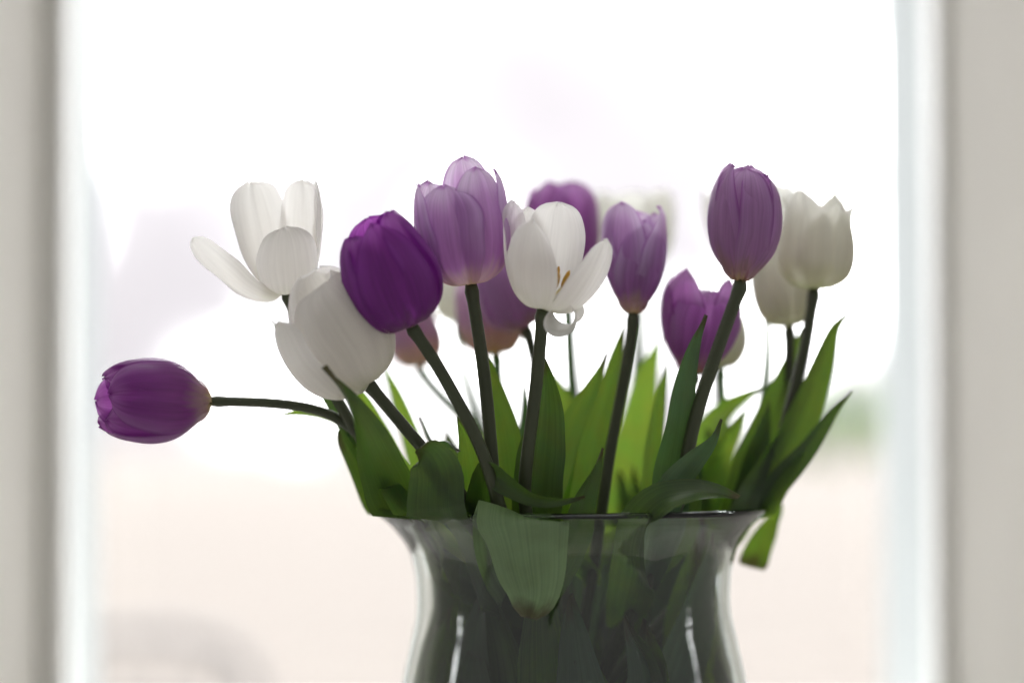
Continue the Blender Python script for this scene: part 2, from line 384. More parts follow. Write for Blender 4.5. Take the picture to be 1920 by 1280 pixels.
# garden chair outside the window: only the hoop of its back shows, far out of focus
def garden_chair():
    c = empty('garden_chair', (-.60, 4.0, 0)); c.rotation_euler.z = R(12)
    tag(c, 'blurred grey metal garden chair with rounded back, outside the window', 'chair')
    hoop = [Vector((-.21, .2, .44)), Vector((-.215, .24, .72)), Vector((-.17, .26, .875)), Vector((0, .27, .915)), Vector((.17, .26, .875)), Vector((.215, .24, .72)), Vector((.21, .2, .44))]
    link('back_hoop', tube_mesh('back_hoop', spline(hoop, 40), .017, 10), M['metal'], c)
    for x in (-.12, -.04, .04, .12):
        link('back_slat', box_mesh('back_slat', [(x - .014, x + .014, .235, .243, .45, .86)], .002), M['metal'], c)
    link('seat', box_mesh('seat', [(-.22, .22, -.22, .22, .43, .45)], .008), M['metal'], c)
    for x in (-.2, .2):
        for y in (-.2, .2):
            link('leg', tube_mesh('leg', [Vector((x * 1.12, y * 1.12, 0)), Vector((x, y, .432))], .012, 10), M['metal'], c)
garden_chair()

# ------------------------------------------------------------------ the vase
VX, VY = P(1078, 958, 1.34).x, 1.34
RIM_Z = P(1078, 958, 1.34).z
K = 1.34 / F
prof_out = []                   # (radius, height above sill) from the rim down
for y, hw in ((958, 368), (968, 358), (990, 334), (1025, 309), (1070, 297), (1118, 293.5), (1155, 296), (1205, 307), (1280, 322), (1370, 332), (1460, 318), (1540, 280), (1600, 225)):
    prof_out.append((hw * K, RIM_Z - (y - 958) * K - SILL_Z))
prof_out.append((.052, .001)); prof_out.append((.0465, 0.0))
def prof_r(z, off=0.0):         # outer radius at height z above the sill
    q = prof_out
    if z >= q[0][1]: return q[0][0] + off
    for (r1, z1), (r2, z2) in zip(q, q[1:]):
        if z1 >= z >= z2:
            f = (z1 - z) / max(1e-6, z1 - z2); return r1 + (r2 - r1) * f + off
    return q[-1][0] + off
TH = .0042
def vase_profile():
    zs = prof_out[0][1]
    fine = spline([Vector((r, z, 0)) for r, z in prof_out[:-2]], 70)
    outer = [(v.x, v.y) for v in fine]
    zb = outer[-1][1]
    outer += [(.0555, .0035), (.054, .0008), (.050, .0)]
    inner = []
    for i, v in enumerate(fine):
        a = fine[max(0, i - 1)]; b = fine[min(len(fine) - 1, i + 1)]
        t = (b - a).normalized(); n = Vector((t.y, -t.x, 0))
        if n.x > 0: n = -n
        th = TH * min(1.0, .5 + .05 * i)
        q = v + n * th
        if q.y > .016: inner.append((q.x, q.y))
    bottom_out = outer + [(.03, .0015), (.0004, .002)]
    bottom_in = [(.0004, .0135), (.03, .0135), (inner[-1][0] - .006, .0145)]
    rim = [(inner[0][0] + .0006, zs + .0010), (outer[0][0] - .0012, zs + .0014)]
    return bottom_out[::-1] + [], bottom_in, inner[::-1], rim, inner
bo, bi, inn, rim, inner_list = vase_profile()
loop = bo + rim[::-1] + inn[::-1] + bi[::-1]
vase = link('glass_vase', lathe_mesh('glass_vase', loop, 128), M['glass'])
vase.location = (VX, VY, SILL_Z + .0005); vase.rotation_euler = (0, R(-.45), 0)
tag(vase, 'clear glass vase with flared rim and narrow waist holding the tulips', 'vase')
def inner_r(zw):                # inner radius of the vase at world height
    z = zw - SILL_Z
    return max(.03, prof_r(z) - TH - .0012)
WATER_Z = P(1078, 1345, 1.34).z
wz = WATER_Z - SILL_Z
wp = [(.0004, wz)]
side = [(r + .0006, z) for r, z in inner_list if z < wz - .002]
wp += [(side[0][0] - .004, wz), (side[0][0] + .0003, wz + .0006)] + side + [(inner_list[-1][0] - .006, .0138), (.03, .0129), (.0004, .0129)]
water = link('water', lathe_mesh('water', wp, 96), M['water']); water.location = (VX, VY, SILL_Z + .0005)
tag(water, 'clear water filling the lower part of the glass vase', 'water')

def clamp_in_vase(v, margin=0.0):
    if v.z < RIM_Z - .001:
        dx, dy = v.x - VX, v.y - VY; d = math.hypot(dx, dy); rm = inner_r(v.z) - margin
        if d > rm: v.x = VX + dx * rm / d; v.y = VY + dy * rm / d
        if v.z < SILL_Z + .017: v.z = SILL_Z + .017
    return v

# ------------------------------------------------------------------ tulips
PROF = {   # meridian of a petal: v -> (radius, height), both relative to bloom radius / bloom height
 'egg':  [(0, .05, 0), (.10, .42, .025), (.24, .80, .13), (.42, 1.0, .33), (.60, 1.0, .55), (.78, .86, .77), (.90, .66, .91), (1, .44, 1.0)],
 'cup':  [(0, .05, 0), (.10, .40, .02), (.24, .76, .12), (.42, .96, .32), (.60, 1.0, .54), (.78, .96, .76), (.90, .88, .90), (1, .74, 1.0)],
 'tall': [(0, .05, 0), (.10, .27, .05), (.24, .60, .16), (.42, .90, .34), (.60, 1.0, .55), (.78, .92, .78), (.90, .74, .92), (1, .50, 1.01)],
 'taper': [(0, .05, 0), (.10, .27, .05), (.24, .58, .16), (.42, .86, .34), (.60, 1.0, .55), (.78, 1.0, .77), (.90, .92, .91), (1, .76, 1.01)],
 'dome': [(0, .05, 0), (.10, .27, .05), (.24, .60, .16), (.42, .90, .34), (.60, 1.0, .55), (.78, .88, .78), (.90, .62, .93), (1, .30, 1.03)],
 'open': [(0, .05, 0), (.10, .38, .03), (.24, .68, .13), (.42, .90, .33), (.60, 1.0, .56), (.78, 1.02, .78), (.90, .98, .91), (1, .90, 1.0)],
 'point': [(0, .05, 0), (.10, .44, .025), (.24, .82, .13), (.42, 1.0, .32), (.60, 1.0, .54), (.78, .90, .76), (.90, .86, .90), (1, .88, 1.02)],
}
WIDTH = {
 'round': [(0, .20), (.08, .36), (.2, .66), (.38, .93), (.55, 1.0), (.72, .95), (.85, .76), (.93, .53), (.98, .28), (1, .04)],
 'sharp': [(0, .20), (.08, .36), (.2, .66), (.36, .95), (.5, 1.0), (.66, .90), (.8, .66), (.9, .38), (.96, .17), (1, .015)],
 'blunt': [(0, .20), (.08, .36), (.2, .66), (.38, .93), (.58, 1.0), (.74, .96), (.86, .80), (.935, .58), (.98, .32), (1, .05)],
}
def petal_mesh(H, Rb, half, prof, shape, az, opn, tip, k, seed, crease, ruffle, ln, roll=0.0, yaw=0.0, lift=.05, nu=22, nv=32):
    pr = PROF[prof]; prr = [(a, b) for a, b, c in pr]; prz = [(a, c) for a, b, c in pr]
    rnd = random.Random(seed); ph = [rnd.uniform(0, 6.28) for _ in range(6)]
    verts, faces, uvs = [], [], []
    ca, sa = math.cos(az), math.sin(az); co, so = math.cos(opn), math.sin(opn)
    skew = rnd.uniform(-.06, .06)
    yrot = Matrix.Rotation(yaw, 3, Vector((math.sin(opn + .25), 0, math.cos(opn + .25))))
    for j in range(nv + 1):
        v = j / nv; v = v if v < .9 else .9 + (v - .9)
        r = cr(prr, v) * Rb; z = cr(prz, v) * H * ln
        w = cr(WIDTH[shape], v) * half
        Rc = max(k * cr(prr, max(.2, v)) * Rb, half * .42)
        t_tip = max(0, (v - .72) / .28); t_tip = t_tip * t_tip * (3 - 2 * t_tip)
        for i in range(nu + 1):
            u = -1 + 2 * i / nu
            ww = w * (1 + .05 * math.sin(5.2 * v + ph[0] + (1.7 if u > 0 else 0)) + .018 * math.sin(19 * v + ph[1] + u))
            th = max(-2.4, min(2.4, u * ww / Rc))
            rr = r - Rc * (1 - math.cos(th)); tt = Rc * math.sin(th) + skew * half * v * v
            d = -crease * Rb * math.exp(-(u / .16) ** 2) * (.25 + .75 * v)                       # sunken midrib
            d += ruffle * Rb * (u * u) * math.sin(7.5 * v + ph[2] + 2.2 * u) * v
            d += ruffle * .5 * Rb * math.sin(3.3 * u + ph[3]) * math.sin(4.1 * v + ph[4])
            d += ruffle * .35 * Rb * abs(u) ** 3 * math.sin(17 * v + ph[5])
            d += tip * Rb * t_tip + roll * Rb * max(0, u * (1 if roll > 0 else -1)) ** 3 * v * abs(1)
            d += lift * Rb * abs(u) ** 4 * (.4 + .9 * v) * (1 - .85 * t_tip) * (1 if math.sin(ph[3] + (2 if u > 0 else 0)) > -.3 else .2)
            rr += d
            zz = z - (.02 * H * (1 - u * u) * 0)
            zz += .012 * H * t_tip * math.sin(6 * u + ph[1])                                      # uneven tip edge
            r2 = rr * co + zz * so; z2 = zz * co - rr * so
            if yaw:
                q = yrot @ Vector((r2, tt, z2)); r2, tt, z2 = q
            verts.append((r2 * ca - tt * sa, r2 * sa + tt * ca, z2)); uvs.append(((u + 1) / 2, v))
    for j in range(nv):
        for i in range(nu):
            a = j * (nu + 1) + i; faces.append((a, a + 1, a + nu + 2, a + nu + 1))
    me = bpy.data.meshes.new('petal'); me.from_pydata(verts, [], faces)
    ul = me.uv_layers.new(name='UVMap')
    for lp in me.loops: ul.data[lp.index].uv = uvs[lp.vertex_index]
    smooth(me); me.update()
    return me

STEMS = {}
TULIPS = {}
def six(az0=0, ln=1.0, opn=0, shape='round', jit=3):
    out = []
    for i in range(6):
        inner = i % 2
        out.append(dict(az=az0 + 60 * i + random.uniform(-8, 8), inner=inner, opn=opn + random.uniform(-jit, jit) - (1 if inner else 0), ln=ln * random.uniform(.95, 1.03), shape=shape))
    return out

def tulip(key, base, tip, Rpx, mat, label, group, stem, prof='cup', petals=None, hw=1.0, k=1.0, crease=.05, ruffle=.05, tipc=0.0, lift=.05, stem_r=.0034, stem_mat='stem', bottom=None, seed=1, stem_exit=None):
    random.seed(seed * 31 + 5)
    b = P(*base); t = P(*tip); ax = (t - b); H = ax.length; ax.normalize()
    Rb = Rpx * base[2] / F
    root = empty('tulip', b); tag(root, label, 'tulip', group)
    # local frame: z along the axis, x towards the camera, y to the picture's right
    toc = (CAM - b); toc = (toc - ax * toc.dot(ax)).normalized(); right = ax.cross(toc)
    fr = Matrix((toc, right, ax)).transposed()
    petals = petals or six()
    for n, p in enumerate(petals):
        inner = p.get('inner', 0)
        me = petal_mesh(H, Rb * (p.get('R', .93 if inner else 1.0)), Rb * hw * p.get('w', .95 if inner else 1.05), p.get('prof', prof), p.get('shape', 'round'),
                        R(p['az']), R(p.get('opn', 0)), p.get('tip', tipc), p.get('k', k), seed * 100 + n, p.get('crease', crease), p.get('ruffle', ruffle), p.get('ln', 1.0), p.get('roll', 0.0), R(p.get('yaw', 0.0)), p.get('lift', lift))
        for v in me.vertices: v.co = fr @ v.co
        link('petal', me, M[p.get('mat', mat)], root)
    # stem: leaves the bloom along its axis, through the picture points, down to the bottom of the vase
    pts = [b + ax * .002, b - (ax * .6 + (b - P(*stem[0])).normalized() * .4) * min(.010, .35 * (b - P(*stem[0])).length)] + [P(*s) for s in stem]
    last = pts[-1]
    if bottom is None:
        bottom = Vector((VX - .45 * (last.x - VX) + random.uniform(-.012, .012), VY - .45 * (last.y - VY) + random.uniform(-.015, .015), SILL_Z + .022))
    else: bottom = Vector(bottom)
    mid = last.lerp(bottom, .5)
    pts += [mid, bottom]
    pts = spline(pts, 60)
    for _ in range(10):
        pts = [pts[0], pts[1]] + [pts[i] * .5 + (pts[i - 1] + pts[i + 1]) * .25 for i in range(2, 60)] + [pts[60]]
    pts = [clamp_in_vase(p, .004) for p in pts]
    rad = [stem_r * (1.30 - .35 * min(1, i / 2.0) + .18 * (i / 60)) for i in range(61)]
    rad[0] = stem_r * .78
    me = tube_mesh('stem', [p - b for p in pts], rad, 14)
    link('stem', me, M[stem_mat], root)
    STEMS[key] = pts; TULIPS[key] = root
    return root, b, fr, H, Rb

LV = [(0, .55), (.15, .80), (.38, 1.0), (.55, .95), (.72, .74), (.86, .45), (.95, .18), (1, .02)]
def leaf(key, pts, width, twist=(0, 0), fold=.18, wave=.05, mat='leaf', prof=None, outside=False, attach=True, seed=None, nu=10, nv=36, cup=.0):
    """pts: picture points (x, y, depth) from tip to base; twist in degrees from base to tip (0 = broadside to the camera)."""
    root = TULIPS[key]; st = STEMS[key]
    w3 = [P(*p) for p in pts][::-1]
    if attach:
        z0 = w3[0].z - .035
        sp = min(st, key=lambda p: abs(p.z - max(SILL_Z + .03, z0)) + .25 * (p - w3[0]).length)
        w3 = [sp] + w3
    path = spline(w3, nv)
    rnd = random.Random(seed if seed is not None else int(pts[0][0] * 7 + pts[0][1]))
    ph = [rnd.uniform(0, 6.28) for _ in range(4)]
    tw = [(i / (len(twist) - 1), R(t)) for i, t in enumerate(twist)]
    verts, faces, uvs = [], [], []
    wm = width * pts[len(pts) // 2][2] / F * .5; wave *= 1.6
    prevS = None
    for j, p in enumerate(path):
        v = j / nv
        t = (path[min(nv, j + 1)] - path[max(0, j - 1)]).normalized()
        view = (p - CAM).normalized()
        S = t.cross(view)
        if S.length < .15 and prevS: S = prevS - t * prevS.dot(t)
        S.normalize()
        if prevS and S.dot(prevS) < 0: S = -S
        if prevS: S = (S + prevS * .6).normalized(); S = (S - t * S.dot(t)).normalized()
        prevS = S
        S2 = Matrix.Rotation(lerp_list(tw, v), 3, t) @ S
        N = S2.cross(t).normalized()
        w = cr(prof or LV, v) * wm
        for i in range(nu + 1):
            u = -1 + 2 * i / nu
            d = fold * wm * (abs(u) ** 1.3) * (1.1 - .5 * v) + cup * wm * u * u
            d += wave * wm * u * abs(u) * math.sin(9 * v + ph[0] + (1.2 if u > 0 else 0)) + wave * .5 * wm * math.sin(5 * v + ph[1])
            ww = w * (1 + .04 * math.sin(11 * v + ph[2] + u) + .02 * math.sin(31 * v + ph[3]))
            q = p + S2 * (u * ww) - N * d
            if not outside: q = clamp_in_vase(q)
            verts.append(q - root.location); uvs.append(((u + 1) / 2, v * 3))
    for j in range(nv):
        for i in range(nu):
            a = j * (nu + 1) + i; faces.append((a, a + 1, a + nu + 2, a + nu + 1))
    me = bpy.data.meshes.new('leaf'); me.from_pydata(verts, [], faces)
    ul = me.uv_layers.new(name='UVMap')
    for lp in me.loops: ul.data[lp.index].uv = uvs[lp.vertex_index]
    smooth(me); me.update()
    return link('leaf', me, M[mat], root)

G = 'tulips in the glass vase'
D_ = dict
# -- front row, in focus
tulip('T1', (394, 752, 1.27), (196, 750, 1.25), 80, 'dark_cream', 'dark purple tulip hanging out sideways on a horizontal stem', G, [(450, 752, 1.272), (540, 757, 1.275), (632, 775, 1.28), (690, 830, 1.285), (760, 960, 1.30)], prof='tall', tipc=.10, seed=11, crease=.07, ruffle=.05,
      petals=[D_(az=8, ln=1.0, shape='round'), D_(az=118, ln=.97), D_(az=-112, ln=1.02), D_(az=68, inner=1, ln=1.02), D_(az=-52, inner=1, ln=1.0), D_(az=180, inner=1, ln=1.03)], stem_r=.0027)
tulip('T2', (537, 543, 1.27), (522, 392, 1.25), 78, 'white', 'wide open white tulip with one petal spread out flat', G, [(551, 585, 1.272), (600, 690, 1.275), (680, 830, 1.28), (780, 962, 1.30)], prof='open', seed=12, crease=.05, ruffle=.05,
      petals=[D_(az=8, ln=1.0, w=.82, shape='round', opn=4), D_(az=-88, ln=1.22, w=.66, opn=40, yaw=48, shape='round', prof='cup', R=.85, k=1.0), D_(az=-150, ln=1.26, w=.88, opn=10, shape='blunt', inner=1), D_(az=92, ln=1.30, w=.62, opn=3, shape='round', R=.9), D_(az=140, ln=1.22, w=.7, opn=4, inner=1)], stem_r=.0031)
tulip('T3', (688, 714, 1.235), (590, 530, 1.215), 90, 'white', 'large white tulip leaning left with a loosened outer petal', G, [(715, 748, 1.237), (790, 838, 1.245), (850, 905, 1.255), (890, 965, 1.262)], prof='egg', seed=13, crease=.03, ruffle=.035, hw=1.12,
      petals=[D_(az=30, ln=1.0, w=1.2, shape='blunt', opn=0), D_(az=-68, ln=.98, w=.85, opn=17, shape='round'), D_(az=150, ln=1.06, w=1.1, shape='blunt'), D_(az=90, inner=1, ln=1.02, shape='blunt'), D_(az=-30, inner=1, ln=.94, shape='blunt', opn=-3), D_(az=-150, inner=1, ln=1.06, opn=2, shape='blunt')], stem_r=.0033)
tulip('T4', (770, 608, 1.222), (690, 418, 1.205), 89, 'dark', 'deep purple closed tulip leaning left on a thick dark stem', G, [(800, 650, 1.224), (860, 756, 1.232), (908, 850, 1.24), (940, 960, 1.25)], prof='egg', tipc=.09, seed=14, crease=.06, ruffle=.045,
      petals=[D_(az=2, ln=1.03, shape='sharp', w=.92), D_(az=120, ln=1.0), D_(az=-100, ln=.93, shape='round', opn=2), D_(az=62, inner=1, ln=1.04, R=.97), D_(az=-55, inner=1, ln=.96), D_(az=180, inner=1, ln=1.0)], stem_r=.0034)
tulip('T5', (883, 533, 1.24), (856, 318, 1.235), 82, 'lilac', 'tall pale lilac tulip with lighter petal edges, just opening', G, [(890, 580, 1.242), (908, 700, 1.247), (922, 845, 1.252), (935, 960, 1.26)], prof='cup', seed=15, crease=.05, ruffle=.06,
      petals=[D_(az=-28, ln=.87, shape='round', w=.96, tip=.05), D_(az=92, ln=.97, shape='round', w=.72, opn=3), D_(az=-138, ln=.97, opn=6, shape='round', w=.95), D_(az=36, inner=1, ln=.99, w=.78, R=.97), D_(az=-86, inner=1, ln=.93, opn=4, shape='round', R=1.0), D_(az=165, inner=1, ln=1.10, w=.72, shape='round', opn=-2)], stem_r=.0034)
r6 = tulip('T6', (1018, 580, 1.228), (1034, 408, 1.222), 78, 'white', 'open white tulip showing golden stamens, one petal dropped and curled', G, [(1014, 630, 1.23), (1006, 720, 1.235), (990, 850, 1.245), (985, 962, 1.255)], prof='open', seed=16, crease=.05, ruffle=.04,
      petals=[D_(az=-30, ln=.97, shape='sharp', w=.80, opn=-1), D_(az=-112, ln=1.16, shape='round', w=.85, opn=3), D_(az=170, inner=1, ln=1.18, shape='blunt', w=.86, opn=3), D_(az=-150, inner=1, ln=1.14, shape='round', w=.6, opn=9), D_(az=72, ln=.99, shape='round', w=.60, opn=17, yaw=-26, crease=.10)], stem_r=.0034)
tulip('T7', (1187, 588, 1.30), (1193, 386, 1.30), 60, 'lilac', 'slender mauve tulip with pale petal tips on a straight stem', G, [(1184, 630, 1.30), (1165, 740, 1.30), (1143, 850, 1.30), (1128, 960, 1.30)], prof='taper', seed=17, crease=.05, ruffle=.05, hw=1.1,
      petals=[D_(az=-38, ln=1.0, shape='round', w=.95), D_(az=70, ln=.98, shape='sharp', w=1.0), D_(az=180, ln=.96), D_(az=18, inner=1, ln=.84, R=.95, shape='sharp'), D_(az=-100, inner=1, ln=.97), D_(az=130, inner=1, ln=.94)], stem_r=.0031)
tulip('T8', (1389, 527, 1.27), (1404, 316, 1.265), 70, 'mauve', 'tall closed mauve tulip on a dark slanting stem', G, [(1376, 570, 1.27), (1340, 670, 1.268), (1302, 785, 1.266), (1285, 860, 1.265), (1270, 960, 1.27)], prof='dome', seed=18, crease=.08, ruffle=.06, hw=1.05,
      petals=[D_(az=-14, ln=.97, shape='round', R=1.02), D_(az=104, ln=.95, shape='round', prof='tall'), D_(az=-108, ln=1.02, shape='sharp', prof='tall'), D_(az=46, inner=1, ln=.93, R=.99), D_(az=-62, inner=1, ln=1.01, R=.96, shape='sharp', prof='tall'), D_(az=172, inner=1, ln=1.0)], stem_r=.0036)
# -- right side and rear, out of focus
tulip('T9', (1527, 542, 1.335), (1535, 372, 1.335), 74, 'cream', 'greenish white tulip with pointed petal tips beside the tall mauve one', G, [(1520, 590, 1.335), (1502, 690, 1.335), (1470, 800, 1.335), (1420, 950, 1.335)], prof='point', seed=19, crease=.06, ruffle=.05, tipc=.10, petals=[D_(az=-30, ln=1.03, shape='sharp'), D_(az=85, ln=1.0, shape='sharp'), D_(az=-150, ln=1.02, shape='sharp'), D_(az=28, inner=1, ln=.90, shape='sharp'), D_(az=-95, inner=1, ln=.98, shape='sharp'), D_(az=150, inner=1, ln=1.1, shape='sharp')], stem_r=.0033)
tulip('T10', (1479, 612, 1.375), (1462, 462, 1.375), 62, 'cream', 'greenish white tulip tucked behind the tall mauve and pointed white ones', G, [(1482, 660, 1.375), (1470, 760, 1.375), (1400, 950, 1.37)], prof='cup', seed=20, petals=six(10, 1.0, 0, 'round'))
tulip('T11', (1300, 700, 1.31), (1318, 520, 1.315), 74, 'violet', 'reddish violet tulip behind the dark slanting stem and leaf tip', G, [(1290, 740, 1.31), (1262, 850, 1.31), (1245, 960, 1.31)], prof='taper', seed=21, hw=1.1, ruffle=.06,
      petals=[D_(az=22, ln=.82, shape='blunt', w=1.1, tip=-.15), D_(az=115, ln=.90, opn=2), D_(az=-100, ln=.96, shape='sharp'), D_(az=75, inner=1, ln=.98, opn=0, shape='round', w=.8), D_(az=-40, inner=1, ln=1.02, shape='sharp', w=.8), D_(az=180, inner=1, ln=.9)])
tulip('T12', (1352, 690, 1.43), (1362, 570, 1.43), 48, 'cream', 'pale cream tulip peeking out behind the reddish violet one', G, [(1352, 740, 1.43), (1360, 850, 1.42), (1330, 950, 1.40)], prof='egg', seed=22, stem_mat='stem_far')
tulip('T13', (1058, 520, 1.42), (1050, 345, 1.42), 68, 'violet', 'blurred violet tulip whose top shows above the open white one', G, [(1066, 600, 1.42), (1072, 720, 1.42), (1090, 950, 1.40)], prof='cup', seed=23, stem_mat='stem_far', petals=six(25, 1.0, 1, 'round'))
tulip('T14', (985, 614, 1.365), (925, 475, 1.36), 62, 'mauve', 'soft mauve tulip leaning left behind the open white one', G, [(998, 650, 1.366), (1018, 760, 1.37), (1040, 950, 1.37)], prof='egg', seed=24, petals=six(0, 1.0, 0, 'round'))
tulip('T15', (930, 664, 1.405), (908, 520, 1.405), 63, 'blush', 'soft pinkish tulip low behind the pale lilac one', G, [(932, 700, 1.405), (945, 800, 1.40), (980, 950, 1.39)], prof='cup', seed=25, stem_mat='stem_far', petals=six(15, 1.0, 0, 'round') )
tulip('T16', (790, 688, 1.49), (762, 572, 1.49), 54, 'blush', 'very blurred blush tulip behind the thick stem of the deep purple one', G, [(815, 730, 1.485), (890, 800, 1.46), (960, 870, 1.43), (1000, 950, 1.41)], prof='egg', seed=26, stem_mat='stem_far')
tulip('T17', (856, 606, 1.54), (842, 480, 1.54), 48, 'washed_out_white', 'very blurred white tulip between deep purple and pale lilac ones', G, [(862, 650, 1.53), (900, 800, 1.48), (1010, 950, 1.41)], prof='cup', seed=27, stem_mat='stem_far')
tulip('T18', (1196, 512, 1.56), (1188, 352, 1.56), 72, 'washed_out_white', 'faint white tulip in the blur behind the slender mauve one', G, [(1200, 600, 1.50), (1195, 700, 1.49), (1160, 950, 1.43)], prof='open', seed=28, stem_mat='stem_far', petals=six(0, 1.0, 4, 'round'))
tulip('T19', (1422, 510, 1.54), (1410, 342, 1.54), 80, 'washed_out_white', 'faint white tulip in the blur behind the tall closed mauve one', G, [(1437, 590, 1.48), (1438, 700, 1.46), (1380, 950, 1.41)], prof='open', seed=29, stem_mat='stem_far', petals=six(30, 1.0, 6, 'round'))

# stamens, pistil and the dropped, curled petal of the open white tulip
root6, b6, fr6, H6, R6 = r6
def inner_parts():
    ax = fr6 @ Vector((0, 0, 1))
    pm = tube_mesh('pistil', [fr6 @ Vector((0, 0, z)) for z in (.002, .008, .014, .0185, .020)], [.0022, .0027, .0024, .0030, .0026], 12); link('pistil', pm, M['pistil'], root6)
    for i in range(6):
        a = R(28 + 60 * i); d = Vector((math.cos(a), math.sin(a), 0))
        f0, f1 = d * .002, d * (.0085 if i else .0105) + Vector((0, 0, .011 + .001 * (i % 3)))
        s = link('stamen', tube_mesh('stamen', [fr6 @ q for q in (f0, f0.lerp(f1, .5) + Vector((0, 0, .002)), f1)], [.0007, .0006, .0005], 8), M['filament'], root6)
        t = (d * .35 + Vector((0, 0, 1))).normalized(); L = .0095
        am = tube_mesh('anther', [fr6 @ (f1 + t * L * q) for q in (0, .15, .5, .85, 1)], [.0004, .0011, .0014, .0010, .0003], 10)
        an = link('anther', am, M['anther'], s)
inner_parts()
def curled_petal():
    # rolled up into a loose ring below the bloom
    verts, faces, uvs = [], [], []; nu, nv = 10, 44
    c = P(1055, 592, 1.222); K6 = 1.222 / F
    for j in range(nv + 1):
        v = j / nv; a = R(118 - 395 * v); rr = (27 - 7 * v) * K6
        p = c + Vector((math.cos(a) * rr * 1.02, 0, math.sin(a) * rr * .92))
        if v < .12:
            p = p.lerp(P(1022, 574, 1.226), (1 - v / .12) ** 1.2)
        nrm = Vector((math.cos(a), 0, math.sin(a)))
        w = cr([(0, .25), (.2, .6), (.5, 1), (.8, .85), (1, .2)], v) * .0105
        for i in range(nu + 1):
            u = -1 + 2 * i / nu
            q = p + Vector((.30, 1, .42)).normalized() * (u * w) + nrm * (.0018 * u * u - .0006 * math.sin(6 * v + 3 * u))
            verts.append(q - b6); uvs.append(((u + 1) / 2, .2 + .7 * v))
    for j in range(nv):
        for i in range(nu):
            a = j * (nu + 1) + i; faces.append((a, a + 1, a + nu + 2, a + nu + 1))
    me = bpy.data.meshes.new('petal'); me.from_pydata(verts, [], faces)
    ul = me.uv_layers.new(name='UVMap')
    for lp in me.loops: ul.data[lp.index].uv = uvs[lp.vertex_index]
    smooth(me); tag(link('petal', me, M['white'], root6), 'dropped white petal curled into a ring below the bloom')
curled_petal()

# ------------------------------------------------------------------ leaves (parts of the tulips)
leaf('T3', [(602, 690, 1.195), (638, 733, 1.20), (672, 795, 1.215), (702, 860, 1.235), (745, 950, 1.275), (800, 1030, 1.29)], 108, (0, 10, 20, 60), .25, .08, 'leaf_shaded')
leaf('T2', [(497, 592, 1.30), (545, 645, 1.30), (605, 722, 1.295), (648, 795, 1.29), (700, 880, 1.29), (770, 970, 1.30)], 42, (30, 20, 30), .3, .05, 'leaf_shaded')
leaf('T3', [(640, 700, 1.285), (680, 745, 1.285), (712, 805, 1.285), (750, 880, 1.285), (800, 960, 1.29)], 46, (0, -20), .2, .05, 'leaf_backlit')
leaf('T1', [(512, 780, 1.295), (560, 773, 1.292), (610, 778, 1.29), (650, 800, 1.29), (710, 880, 1.29)], 26, (35, 10), .3, .05, 'leaf_backlit')
leaf('T1', [(634, 806, 1.30), (645, 832, 1.30), (672, 880, 1.30), (705, 935, 1.31), (760, 985, 1.31)], 66, (0, 25), .25, .06, 'leaf_shaded', prof=[(0, .7), (.3, 1), (.6, .95), (.85, .62), (.95, .45), (1, .15)])
leaf('T4', [(714, 672, 1.36), (742, 735, 1.355), (765, 800, 1.35), (790, 870, 1.34), (830, 960, 1.335)], 50, (10, -15), .2, .04, 'leaf_backlit')
leaf('T4', [(778, 846, 1.225), (800, 850, 1.235), (818, 890, 1.24), (820, 960, 1.245), (850, 1040, 1.262)], 112, (0, -8), .16, .08, 'leaf_shaded', prof=[(0, .6), (.3, .95), (.6, 1), (.85, .85), (.95, .55), (1, .15)])
leaf('T4', [(856, 780, 1.255), (872, 830, 1.257), (880, 890, 1.26), (890, 970, 1.265)], 58, (0, 15), .3, .05, 'leaf')
leaf('T4', [(785, 782, 1.31), (794, 800, 1.305), (806, 826, 1.30), (830, 856, 1.30), (850, 900, 1.295), (870, 960, 1.29)], 60, (20, 40, 70), .2, .1, 'leaf_blue_shaded')
leaf('T5', [(910, 655, 1.29), (930, 735, 1.288), (948, 810, 1.286), (958, 890, 1.285), (965, 970, 1.285)], 60, (10, -10), .25, .04, 'leaf')
leaf('T14', [(980, 700, 1.33), (984, 770, 1.33), (976, 850, 1.325), (970, 960, 1.32)], 32, (20, 20), .25, .04, 'leaf_blue_shaded')
leaf('T6', [(1020, 668, 1.245), (1024, 720, 1.25), (1022, 790, 1.255), (1014, 870, 1.26), (1006, 970, 1.265)], 96, (0, 0, 8), .3, .07, 'leaf_shaded')
leaf('T7', [(1135, 662, 1.30), (1108, 725, 1.298), (1070, 800, 1.294), (1040, 880, 1.29), (1020, 965, 1.285)], 66, (-10, 15, 40), .25, .06, 'leaf')
leaf('T7', [(1172, 610, 1.315), (1150, 700, 1.312), (1124, 800, 1.308), (1105, 890, 1.305), (1095, 970, 1.305)], 60, (15, -15), .3, .04, 'leaf')
leaf('T13', [(1030, 690, 1.41), (1058, 760, 1.40), (1072, 850, 1.39), (1075, 960, 1.385)], 70, (0, 10), .15, .05, 'leaf_backlit')
leaf('T13', [(1120, 720, 1.41), (1095, 790, 1.40), (1078, 880, 1.39), (1075, 960, 1.385)], 56, (0, -10), .15, .05, 'leaf_backlit')
leaf('T18', [(1240, 628, 1.43), (1215, 700, 1.425), (1196, 790, 1.42), (1180, 880, 1.41), (1165, 960, 1.40)], 76, (0, 12), .15, .04, 'leaf_backlit')
leaf('T11', [(1252, 676, 1.335), (1236, 750, 1.33), (1222, 840, 1.325), (1215, 960, 1.32)], 44, (25, 35, 20), .3, .04, 'leaf')
leaf('T8', [(1320, 588, 1.255), (1300, 635, 1.258), (1285, 700, 1.262), (1272, 790, 1.265), (1258, 880, 1.268), (1250, 970, 1.27)], 74, (0, 10, 35, 55), .25, .05, 'leaf_blue_shaded')
